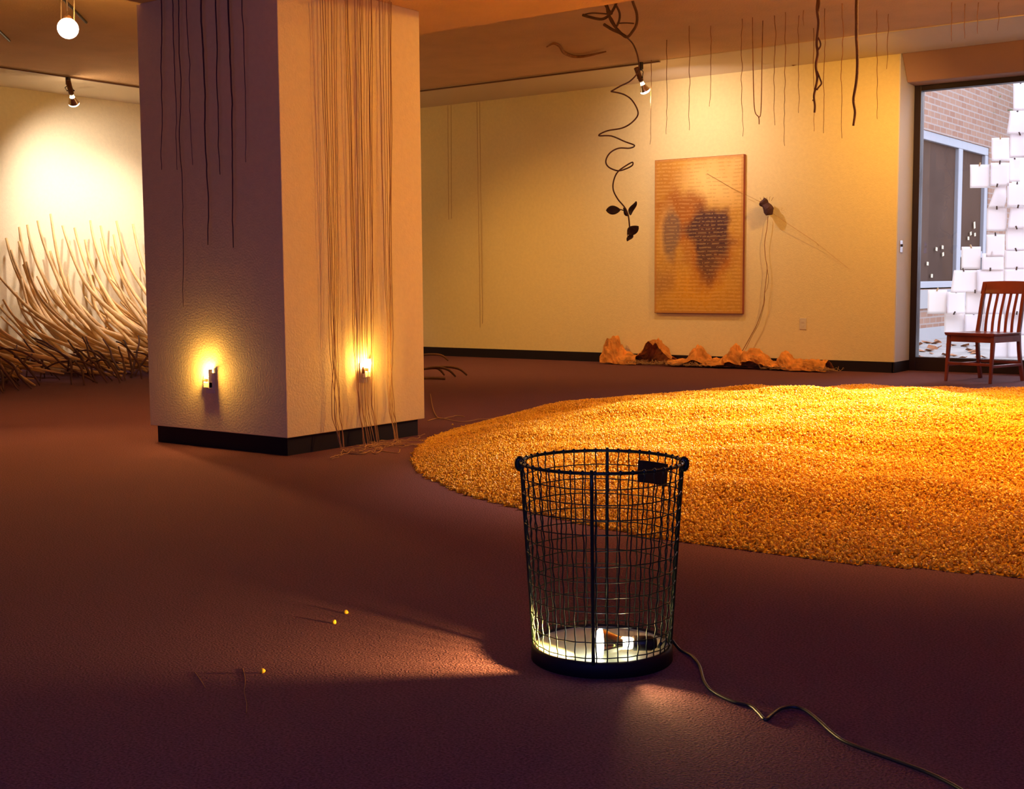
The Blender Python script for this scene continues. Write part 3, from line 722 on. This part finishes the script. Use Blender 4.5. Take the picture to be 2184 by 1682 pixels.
# thin strings on the back wall, a strand added as the short one's shadow
for xs, y0_, y1_, lab in (((955, 957), 225, 468, 'short thin string on the back wall near the pillar'), ((962, 963), 224, 466, 'shadow of the short string, added as a strand on the back wall'), ((1017, 1024), 216, 698, 'long thin string on the back wall right of the pillar'), ((1023, 1029), 216, 690, 'thin string close beside the long one on the back wall')):
    a = at_y(xs[0], y0_, YB-.03); b = at_y(xs[1], y1_, YB-.02); n = 24
    a.z = min(a.z, ZC)
    pts = [a.lerp(b, i/(n-1))+Vector((.006*mnoise.noise(Vector((i*.5, xs[0], 0))), 0, 0)) for i in range(n)]
    o = MB().tube(pts, .0024, 5).obj('wall_string_and_shadow', M['string'], smooth=True); tag(o, lab, 'string')
# wall twig
o = MB().tube([at_y(1679, 134, YB-.03), at_y(1692, 138, YB-.05), at_y(1704, 136, YB-.02)], [.006, .014, .005], 6).obj('small_twig', M['root'], smooth=True); tag(o, 'small brown twig stuck at the top of the back wall', 'twig')
# pod with lines
pod = at_y(1636, 441, YB-.10)
pd = empty('seed_pod', pod); tag(pd, 'dark knotted seed pod strung on a slanting line right of the painting', 'pod')
pv = MB(); ax = Vector((.62, 0, -.79))
T = rot_to(ax)
pr = [(.002, -.095), (.035, -.085), (.050, -.055), (.040, -.03), (.052, 0), (.058, .03), (.052, .06), (.03, .085), (.004, .10)]
pv.lathe(pr, T, 18)
pv.v = [tuple(Vector(p)*(1+.28*mnoise.noise(Vector(p)*22))) for p in pv.v]
pv.obj('pod_body', M['darkroot'], pd, False)
tw = MB()
for s_ in range(5):
    q = Vector((-.05+.025*s_, -.01, .06)); tw.tube([q, q+Vector((.012*(s_-2), 0, .035+.01*(s_ % 2)))], .0025, 5)
tw.obj('pod_tip', M['wick'], pd)
l_ = [at_y(1508, 370, YB-.05), at_y(1560, 400, YB-.06), at_y(1625, 432, YB-.08)]
o = MB().tube(l_, .002, 5).obj('slanting_line', M['string']); tag(o, 'fine slanting line from the painting down to the dark pod', 'string')
o = MB().tube([at_y(1648, 455, YB-.08), at_y(1742, 518, YB-.04), at_y(1746, 524, YB-.02)], .002, 5).obj('slanting_line', M['string']); tag(o, 'fine slanting line running down right from the dark pod', 'string')
o = MB().tube([at_y(1744, 520, YB-.03), at_y(1812, 574, YB-.01)], .0012, 5).obj('slanting_line', M['string']); tag(o, 'faint end of the slanting line on the bare wall', 'string')
wp = [(1638, 461), (1636, 485), (1631, 515), (1632, 545), (1636, 570), (1634, 595), (1631, 620), (1628, 650), (1615, 690), (1600, 718), (1585, 745), (1577, 758)]
P1 = smooth_path([at_y(x, y, YB-.05) for x, y in wp], 4)
wp2 = [(1636, 570), (1639, 595), (1636, 615), (1631, 625), (1630, 648), (1619, 688), (1604, 716), (1590, 745)]
o = MB().tube(P1, .0036, 5).tube(smooth_path([at_y(x, y, YB-.04) for x, y in wp2], 4), .0022, 5).obj('dangling_wire', M['root'], smooth=True)
tag(o, 'brown wire dangling from the dark pod to the crumpled paper', 'wire')

# ------------------------------------------------------------------ hanging vine by the lamp
def vp(lst, Y=8.5): return smooth_path([at_y(q[0], q[1], Y+(q[2] if len(q) > 2 else 0)) for q in lst], 5)
ve = empty('hanging_vine', at_y(1325, 20, 8.5)); org = Vector(ve.location)
tag(ve, 'dark tangled vine hanging from the ceiling in a loose spiral', 'vine')
vm = MB()
vm.tube(vp([(1243, 32), (1256, 36), (1283, 41), (1300, 31), (1312, 12), (1318, -12), (1312, -30)]), .011, 7)
vm.tube(vp([(1290, 2), (1298, 22), (1302, 42), (1316, 62), (1336, 79), (1350, 66), (1358, 50), (1358, 28), (1350, 4), (1346, -18)]), .011, 7)
vm.tube(vp([(1312, 8, .1), (1321, 26, .1), (1321, 42, .1), (1314, 56), (1304, 40), (1296, 28), (1294, 8)]), .009, 7)
vm.tube(vp([(1288, 52), (1306, 63), (1322, 70), (1336, 79)]), .012, 7)
vm.tube(vp([(1243, 32), (1262, 28), (1284, 29), (1296, 30)]), .006, 6)
vm.tube(vp([(1300, -25), (1290, -5), (1292, 12), (1305, 30)]), .010, 7)
vm.tube(vp([(1316, 50), (1335, 49), (1352, 50)]), .005, 6)
vm.tube(vp([(1335, 78), (1350, 94, .1), (1360, 120, .15), (1362, 150, .2), (1345, 172, .15), (1322, 184), (1303, 195, -.05)]), .006, 7)
vm.v = [tuple(Vector(p)-org) for p in vm.v]; vm.obj('tangled_stem', M['vine'], ve, True)
vs = MB().tube(vp([(1303, 195, -.05), (1330, 201, .05), (1349, 215, .12), (1361, 241, .12), (1349, 260, .05), (1327, 273, 0), (1295, 279, -.08), (1277, 289, -.1), (1304, 290, 0), (1333, 302, .1), (1353, 310, .12), (1343, 316, .05), (1320, 316, 0), (1301, 326, -.1), (1292, 343, -.12), (1298, 356, -.08), (1317, 364, 0), (1332, 361, .08), (1348, 353, .1), (1349, 346, .12), (1337, 352, .05), (1318, 366, 0), (1309, 385, -.05), (1308, 405, 0), (1318, 425, .05), (1333, 443, 0), (1340, 460, 0), (1343, 485, 0)]), .0058, 7)
vs.v = [tuple(Vector(p)-org) for p in vs.v]; vs.obj('spiral_stem', M['vine'], ve, True)
def leaf(cx, cy, L_, W_, ang, lean):
    c = at_y(cx, cy, 8.5)-org; b = MB(); n = 12; v = []
    for i in range(n+1):
        t = i/n; w = W_*math.sin(math.pi*t)**.75*(1-.25*t)
        for s_ in (-1, -.5, 0, .5, 1): v.append(Vector((s_*w, -.25*abs(s_)*w+.02*math.sin(t*5), (t-.5)*L_)))
    k = len(v); v2 = [p+Vector((0, .012, 0)) for p in v]
    f = []
    for i in range(n):
        for j in range(4):
            a = i*5+j; f += [(a, a+1, a+6, a+5), (a+k, a+5+k, a+6+k, a+1+k)]
        f += [(i*5, i*5+5, i*5+5+k, i*5+k), (i*5+4, i*5+4+k, i*5+9+k, i*5+9)]
    Rm = Matrix.Rotation(YAW, 4, 'Z')@Matrix.Rotation(ang, 4, 'Y')@Matrix.Rotation(lean, 4, 'Z')
    b.add([c+Rm@p for p in v+v2], f); return b.obj('leaf', M['leaf'], ve, True)
leaf(1308, 448, .115, .040, R(88), .1)
leaf(1350, 444, .115, .024, R(18), .5)
leaf(1335, 452, .080, .016, R(-40), .3)
leaf(1350, 491, .105, .042, R(50), .2)
leaf(1343, 505, .080, .022, R(-155), .4)
sp = MB().tube(vp([(1343, 485), (1338, 497), (1340, 510)]), .003, 5).tube(vp([(1322, 446), (1333, 450), (1340, 460)]), .0045, 5)
sp.v = [tuple(Vector(p)-org) for p in sp.v]; sp.obj('leaf_stalk', M['vine'], ve, True)
# curved brown strip on the ceiling
P_ = smooth_path([at_z(x, y, ZC-.02) for x, y in [(1166, 100), (1180, 93), (1193, 98), (1203, 112), (1222, 120), (1245, 120), (1270, 115), (1292, 110)]], 5)
o = MB().tube(P_, [.006+.010*math.sin(math.pi*i/len(P_)) for i in range(len(P_))], 6).obj('ceiling_strip', M['root'], smooth=True); tag(o, 'curved brown strip flat on the ceiling left of the tangled vine', 'vine')

# ------------------------------------------------------------------ crumpled paper along the wall
def crumple(xa, xb, hgt, hollow, seed, label):
    A = at_z(xa, 786+ (xa-1288)*.0, 0); cxa = at_y(xa, 770, YB-.22).x; cxb = at_y(xb, 770, YB-.22).x
    L_ = cxb-cxa; cy = YB-.20; rg = random.Random(seed); NU, NV_ = 26, 18; b = MB(); v = []
    for i in range(NU+1):
        u = i/NU; env = (math.sin(math.pi*min(max(u, .02), .98))**.45)
        hh = hgt(u)*1.25
        for j in range(NV_+1):
            th = math.pi*(.02+(.98-hollow)*j/NV_)     # from the wall side over the top toward the camera
            ry = .15*(.6+.4*env); x = cxa+L_*u; y = cy+ry*math.cos(th); z = hh*math.sin(th)
            q = Vector((x*5, y*5, z*5+seed*3))
            rn = mnoise.multi_fractal(q*1.0, 1.0, 2.1, 3)*.5; ridge = abs(mnoise.noise(q*1.9))+.5*abs(mnoise.noise(q*4.3))
            k = 1+.42*(ridge-.35)
            v.append((x+.03*mnoise.noise(q*1.4+Vector((9, 0, 0))), min(YB-.02, cy+(y-cy)*k), max(.004, z*k+.01*mnoise.noise(q*3))))
    n = NV_+1; f = []
    for i in range(NU):
        for j in range(NV_): a = i*n+j; f.append((a, a+n, a+n+1, a+1))
    b.add(v, f); o = b.obj('crumpled_paper', M['paperbag'])
    so_ = o.modifiers.new('thick', 'SOLIDIFY'); so_.thickness = .003
    tag(o, label, 'paper', 'crumpled brown papers along the back wall'); return o
g = lambda c, w: (lambda u: math.exp(-((u-c)/w)**2))
crumple(1290, 1362, lambda u: .08+.17*g(.22, .25)(u), .02, 1, 'crumpled brown paper with a tall peak, at the left end of the row')
crumple(1352, 1434, lambda u: .07+.15*g(.55, .28)(u), .33, 2, 'arched crumpled brown paper with a dark hollow, second from the left')
crumple(1426, 1512, lambda u: .05+.12*g(.72, .22)(u), .12, 3, 'crumpled brown paper bulging at its right, under the painting')
crumple(1498, 1586, lambda u: .07+.11*g(.78, .2)(u), .10, 4, 'crumpled brown paper where the dangling wire reaches the floor')
crumple(1584, 1676, lambda u: .06+.11*g(.25, .3)(u), .14, 5, 'folded brown paper right of the dangling wire with a small dark hole')
crumple(1666, 1766, lambda u: .09+.07*g(.06, .10)(u), .03, 6, 'long low brown paper roll at the right end of the row')
rg = random.Random(5)
for (xa, xb, lab) in ((1325, 1432, 'nest of dry fibres before the second crumpled paper'), (1440, 1510, 'small nest of dry fibres under the painting'), (1620, 1680, 'nest of dry fibres before the folded brown paper'), (1740, 1778, 'wisp of dry fibres at the right end of the paper row')):
    fb = MB()
    for k in range(26 if xb-xa > 60 else 12):
        x = rg.uniform(xa, xb); c = at_y(x, 780, YB-.36); pts = []
        a = rg.uniform(0, 6.28); r0 = rg.uniform(.03, .09)
        for i in range(10): t = a+i*.42; pts.append(Vector((c.x+r0*math.cos(t)*1.3, YB-.33+.06*math.sin(t+k), max(.004, .02+.05*rg.random()*math.sin(i*.35)))))
        fb.tube(smooth_path(pts, 2), .0022, 4)
    o = fb.obj('fibre_nest', M['wick']); tag(o, lab, 'fibres')

# ------------------------------------------------------------------ branch sculpture at the left
rg = random.Random(21)
def branch(tip, foot, bow, r0, r1, seed, m, name='branch', n=22):
    P0, P2 = Vector(tip), Vector(foot); P1 = Vector(bow); pts = []
    for i in range(n):
        t = i/(n-1); p = P0*(1-t)**2+P1*2*t*(1-t)+P2*t*t
        q = Vector((t*3.2, seed*1.37, 0)); am = .045 if name == 'branch' else .03
        pts.append(p+Vector((mnoise.noise(q), mnoise.noise(q+Vector((0, 0, 7))), mnoise.noise(q+Vector((0, 0, 15)))*.6))*am)
    pts = [Vector((max(p.x, XL+.03), min(p.y, YB-.03), max(p.z, .012))) for p in pts]
    return MB().tube(pts, [(r1+(r0-r1)*min(1, 1.6*i/(n-1)))*(1 if i < n*.7 else 1-.75*(i-n*.7)/(n*.3)) for i in range(n)], 7).obj(name, m, smooth=True)
GB = 'peeled branches of the leaning thicket'
# the tall tips that can be told apart in the picture: (tip px, py)
tips = [(13, 508), (42, 487), (58, 480), (81, 471), (103, 457), (133, 480), (158, 485), (181, 512), (193, 470), (211, 480), (248, 473), (283, 477), (30, 536), (103, 535), (40, 515), (213, 508), (242, 500), (240, 524)]
names = {4: 'tallest peeled branch, its tip highest on the left wall', 11: 'peeled branch whose tip rises next to the pillar edge', 0: 'peeled branch with its tip near the left picture edge'}
for k, (x, y) in enumerate(tips):
    X = XL+.10+.25*rg.random(); t = at_x(x, y, X); L_ = 1.25+.5*rg.random()
    ft = (t.x+1.7+.6*rg.random(), t.y+rg.uniform(-.35, .45), .03+.12*rg.random())
    o = branch(t, ft, (t.x+.18+.25*rg.random(), t.y+.05*rg.uniform(-1, 1), .10+.3*rg.random()), .030, .013, k, M['branch'])
    tag(o, names.get(k, 'tall tapering peeled branch leaning on the left wall'), 'branch', GB)
for k in range(150):
    y0 = rg.uniform(5.2, 10.6); u = rg.random()
    hh = rg.choice([rg.uniform(.8, 1.45), rg.uniform(.45, 1.0)]); X = XL+.08+.9*u*u
    t = (X, y0, hh*(1-.25*u)); dx = rg.uniform(1.2, 2.2)
    ft = (min(X+dx, -10.15+rg.uniform(-.25, .1)), y0+rg.uniform(-.5, .9), .02+.16*rg.random())
    o = branch(t, ft, (X+.15+.4*rg.random(), y0+rg.uniform(-.1, .3), .05+.38*rg.random()*hh), rg.uniform(.017, .028), rg.uniform(.009, .013), 100+k, M['branch'])
    tag(o, 'peeled branch curving down through the leaning thicket', 'branch', 'peeled branches curving down through the thicket')
for k in range(110):
    y0 = rg.uniform(5.9, 9.8); X = rg.uniform(-11.6, -10.2)
    t = (X, y0, rg.uniform(.10, .42)); a = rg.uniform(-.6, .9)
    ft = (X+rg.uniform(.2, .6), y0+rg.uniform(-.5, .4), .012)
    o = branch(t, ft, ((t[0]+ft[0])/2+.05, (t[1]+ft[1])/2, rg.uniform(.12, .40)), .012, .007, 300+k, M['branchdk'], 'twig', 12)
    tag(o, 'dark bent twig at the foot of the branch thicket', 'twig', 'dark twigs at the foot of the thicket')
for k, pxs in enumerate([[(880, 790), (915, 785), (935, 786), (948, 800)], [(880, 792), (925, 783), (955, 788), (972, 803)], [(885, 790), (945, 782), (978, 786), (996, 800)], [(870, 765), (905, 756), (940, 757), (956, 769)], [(880, 812), (915, 806), (950, 807)]]):
    base = at_z(960, 806, 0); P_ = []
    for i, (x, y) in enumerate(pxs):
        end = i in (len(pxs)-1,)
        P_.append(place_on(x, y, at_z(pxs[-1][0], pxs[-1][1], .012)))
    P_ = [Vector((p.x, p.y, max(p.z, .01))) for p in P_]
    o = MB().tube(smooth_path(P_, 5), [.007+.006*math.sin(i*.2) for i in range(len(smooth_path(P_, 5)))], 6).obj('fallen_twig', M['branchdk'], smooth=True)
    tag(o, ['bent dark twig on the floor just right of the pillar, shortest of the near three', 'bent dark twig on the floor right of the pillar, middle of the near three', 'bent dark twig reaching farthest right of the pillar', 'arched twig behind the others beside the pillar near the baseboard', 'low straight twig lying nearest the camera right of the pillar'][k], 'twig')

# ------------------------------------------------------------------ courtyard outside
BXX = -6.4
struct(MB().box(-14, 14, WY+.06, 40, -.2, -.05).obj('ground_patio', M['patio']))
wt0 = at_x(1955, 262, BXX); wt1 = at_x(2110, 325, BXX); wb = at_x(1958, 614, BXX)
wy0, wy1 = 13.2, wt1.y; wz1 = (at_x(2000, 273, BXX).z+wt1.z)/2; wz0 = wb.z
bw = MB()
bw.box(BXX-.3, BXX, WY+.15, wy0, .14, 9); bw.box(BXX-.3, BXX, wy1, at_x(2164, 200, BXX).y, .14, 9)
bw.box(BXX-.3, BXX, wy0, wy1, .14, wz0); bw.box(BXX-.3, BXX, wy0, wy1, wz1, 9)
struct(bw.obj('wall_courtyard', M['brick']))
struct(MB().box(BXX-.32, BXX+.02, WY+.15, wy1+5, -.05, .14).obj('trim_4', M['band']))
struct(MB().box(BXX-.25, BXX+.03, wy0, wy1+.0, wz0-.32, wz0-.03).obj('trim_5', M['band']))
f2 = MB(); F0, F1 = BXX-.10, BXX-.04
f2.box(F0, F1+.04, wy0, wy1-.8, wz0-.03, wz0+.10); f2.box(F0, F1+.03, wy0, wy1, wz1-.14, wz1)
mullA = at_x(2045, 300, BXX-.05).y; mullB = at_x(2097, 330, BXX-.05).y
f2.box(F0, F1+.03, mullA-.10, mullA+.12, wz0, wz1-.14)
f2.box(F0, F1+.03, mullB, mullB+.22, wz0, wz1-.14)
ty = at_x(2050, 541, BXX-.05)
f2.box(F0, F1+.02, mullA+.12, mullB, ty.z-.06, ty.z+.06)
w2 = struct(f2.obj('window_2', M['alu'], bevel=.01))
MB().box(BXX-.09, BXX-.07, wy0, wy1, wz0, wz1-.14).obj('window_pane', M['darkglass'], w2)
# sheets of paper
rg = random.Random(8)
SH = [(2161, 176, 2192, 236, 0), (2148, 236, 2194, 287, 1), (2115, 294, 2153, 344, 0), (2154, 286, 2197, 337, 0), (2069, 351, 2111, 401, 0), (2113, 347, 2153, 397, 0), (2153, 337, 2176, 388, 0), (2108, 396, 2146, 444, 2), (2148, 390, 2192, 441, 0), (2105, 444, 2148, 493, 0), (2149, 441, 2194, 487, 1), (2104, 500, 2143, 548, 0), (2145, 486, 2192, 535, 0), (2051, 526, 2092, 574, 0), (2094, 540, 2141, 577, 0), (2143, 533, 2192, 574, 0),
      (2027, 576, 2084, 624, 1), (2084, 575, 2141, 624, 0), (2142, 573, 2195, 622, 0), (1979, 618, 2020, 669, 0), (2020, 622, 2059, 670, 0), (2060, 622, 2100, 670, 0), (2100, 623, 2142, 670, 0), (2142, 621, 2195, 670, 0), (2014, 668, 2057, 712, 0), (2058, 668, 2098, 714, 0), (2099, 668, 2141, 715, 0), (2142, 668, 2196, 715, 0), (2112, 713, 2150, 764, 0), (2151, 713, 2196, 764, 0)]
PL = ['white sheet topmost at the right edge of the window', 'white sheet second from the top at the right edge, slanting left side', 'white sheet beside the end of the brick window head', 'white sheet right of the one beside the window head', 'single white sheet jutting farthest left over the brick window', 'white sheet clipped right of the jutting single sheet', 'narrow white sheet beside the bright gap at the right edge', 'curled white sheet twisting to show brick behind it', 'white sheet right of the curled twisting one',
      'white sheet under the curled twisting one', 'white sheet with a slanting side below the curled row at right', 'white sheet beneath the gap of orange brick', 'white sheet right of the orange brick gap', 'framed white sheet before the small opening casement', 'white sheet between the small casement and the chair crest', 'white sheet above the chair crest at the right edge',
      'white sheet with rounded upper left corner, left of the chair', 'white sheet just left of the chair crest', 'white sheet behind the chair crest rail', 'leftmost low white sheet below the brick window sill', 'white sheet right of the leftmost low one', 'white sheet left of the chair back, upper of two', 'white sheet seen through the first chair slats', 'white sheet seen through the right chair slats',
      'white sheet low beside the strip of brick, above the seat front', 'white sheet low above the middle of the seat', 'white sheet behind the foot of the chair slats', 'white sheet behind the right chair post', 'bottom white sheet behind the chair legs', 'bottom white sheet right of the chair rear leg']
for k, (x0_, y0_, x1_, y1_, typ) in enumerate(SH):
    Y = 13.42+.05*(k % 3)+.02*rg.random(); nx, nz = 8, 8; v = []
    for j in range(nz+1):
        for i in range(nx+1):
            u = i/nx; w = j/nz; x = x0_+(x1_-x0_)*u; y = y0_+(y1_-y0_)*w-.4*u; dy = .012*mnoise.noise(Vector((u*1.4, w*1.4, k*3)))
            if typ == 1: x = x0_+(x1_-x0_)*(u*(1-(1-w)*.13)+(1-w)*.13) - (x1_-x0_)*.0
            if typ == 2: x += (1-u)*(x1_-x0_)*.42*(1-w)-(u)*(w)*4; dy += .05*math.sin(w*3)*u
            p = at_y(x, y, Y); v.append((p.x, p.y+dy-.02*w*w*rg.uniform(.9, 1.1)*(k % 2), p.z))
    f = [(j*(nx+1)+i, j*(nx+1)+i+1, (j+1)*(nx+1)+i+1, (j+1)*(nx+1)+i) for j in range(nz) for i in range(nx)]
    c = at_y((x0_+x1_)/2, y0_, Y)
    b = MB().add(v, f); o = b.obj('paper_sheet', M['paper'], smooth=True, loc=c)
    so_ = o.modifiers.new('thick', 'SOLIDIFY'); so_.thickness = .0012
    tag(o, PL[k]+', outside the window' if len(PL[k].split()) < 13 else PL[k], 'paper', 'white paper sheets hung outside the window')
    cm_ = M['clip'] if k in (4, 13, 19, 2) else M['clipdk']
    for u_ in ((.5,) if k % 2 else (.52, )):
        q = Vector((0, -.012, 0)); MB().box(-.006, .006, -.014, .004, -.014, .022, Matrix.Rotation(rg.uniform(-.5, .5), 4, 'Y')).obj('clothes_peg', cm_, o)
# small scraps stuck on the far window
for x, y, s_ in [(2048, 475, 1), (2079, 480, 2), (2071, 498, 1), (2080, 500, 1), (2066, 508, 1), (1998, 531, 1), (2011, 527, 1), (2012, 542, 1), (1979, 562, 1), (1988, 588, 1)]:
    p = at_x(x, y, BXX-.03)
    o = MB().box(-.01, .0, -.035, .035, -.028*s_, .028*s_, Matrix.Rotation(rg.uniform(-.3, .3), 4, 'X')).obj('paper_scrap', M['scrap'], loc=None); o.location = p
    lab = 'small cream scrap stuck on the left pane of the brick window' if x < 2030 else 'small cream scrap stuck on the right pane of the brick window'
    if s_ == 2: lab = 'taller cream scrap on the right pane of the brick window'
    tag(o, lab, 'paper', 'cream scraps on the '+('left' if x < 2030 else 'right')+' pane')
# fallen leaves
lf0 = None
for k in range(34):
    x = rg.uniform(1958, 2100); y = rg.uniform(738, 765) if rg.random() < .6 else rg.uniform(728, 740)
    if x > 2020 and y < 735: continue
    p = at_z(x, y, -.042); 
    if lf0 is None: o = lf0 = MB().add([(-.05, 0, 0), (-.02, .035, .012), (.03, .03, .006), (.06, 0, .02), (.02, -.035, .01), (-.03, -.03, .004), (0, 0, -.004)], [(6, 0, 1), (6, 1, 2), (6, 2, 3), (6, 3, 4), (6, 4, 5), (6, 5, 0)]).obj('fallen_leaf', M['fallen'])
    else: o = lf0.copy(); COL.objects.link(o)
    o.location = p; o.rotation_euler = (rg.uniform(-.2, .2), rg.uniform(-.2, .2), rg.uniform(0, 6)); s_ = rg.uniform(.9, 2.0); o.scale = (s_, s_, s_)
    tag(o, 'dry brown leaf lying on the patio beyond the window', 'leaf', 'dry leaves on the patio')
# tree in the courtyard
te = empty('courtyard_tree', (-4.1, 24.8, -.05)); tag(te, 'leafy green tree beyond the hanging papers at the upper right', 'tree')
MB().tube(smooth_path([(0, 0, 0), (.05, .05, 1.2), (-.1, 0, 2.4), (.1, .1, 3.8), (0, .2, 5.2)], 4), [.16-.005*i for i in range(17)], 10).tube([(-.08, 0, 2.3), (-.7, .2, 3.4), (-1.3, .1, 4.4)], [.09, .07, .04], 8).obj('trunk', M['bark'], te, True)
fl = MB()
for k in range(2600):
    c = Vector((rg.gauss(-.3, .8), rg.gauss(.1, .8), rg.gauss(4.7, .6))); a = rg.uniform(0, 6.28); b_ = rg.uniform(-1, 1)
    d1 = Vector((math.cos(a), math.sin(a), b_*.5)).normalized()*.07; d2 = d1.cross(Vector((b_, .3, 1))).normalized()*.04
    fl.add([c-d1, c+d2, c+d1, c-d2], [(0, 1, 2, 3)])
fl.obj('foliage', M['green'], te)
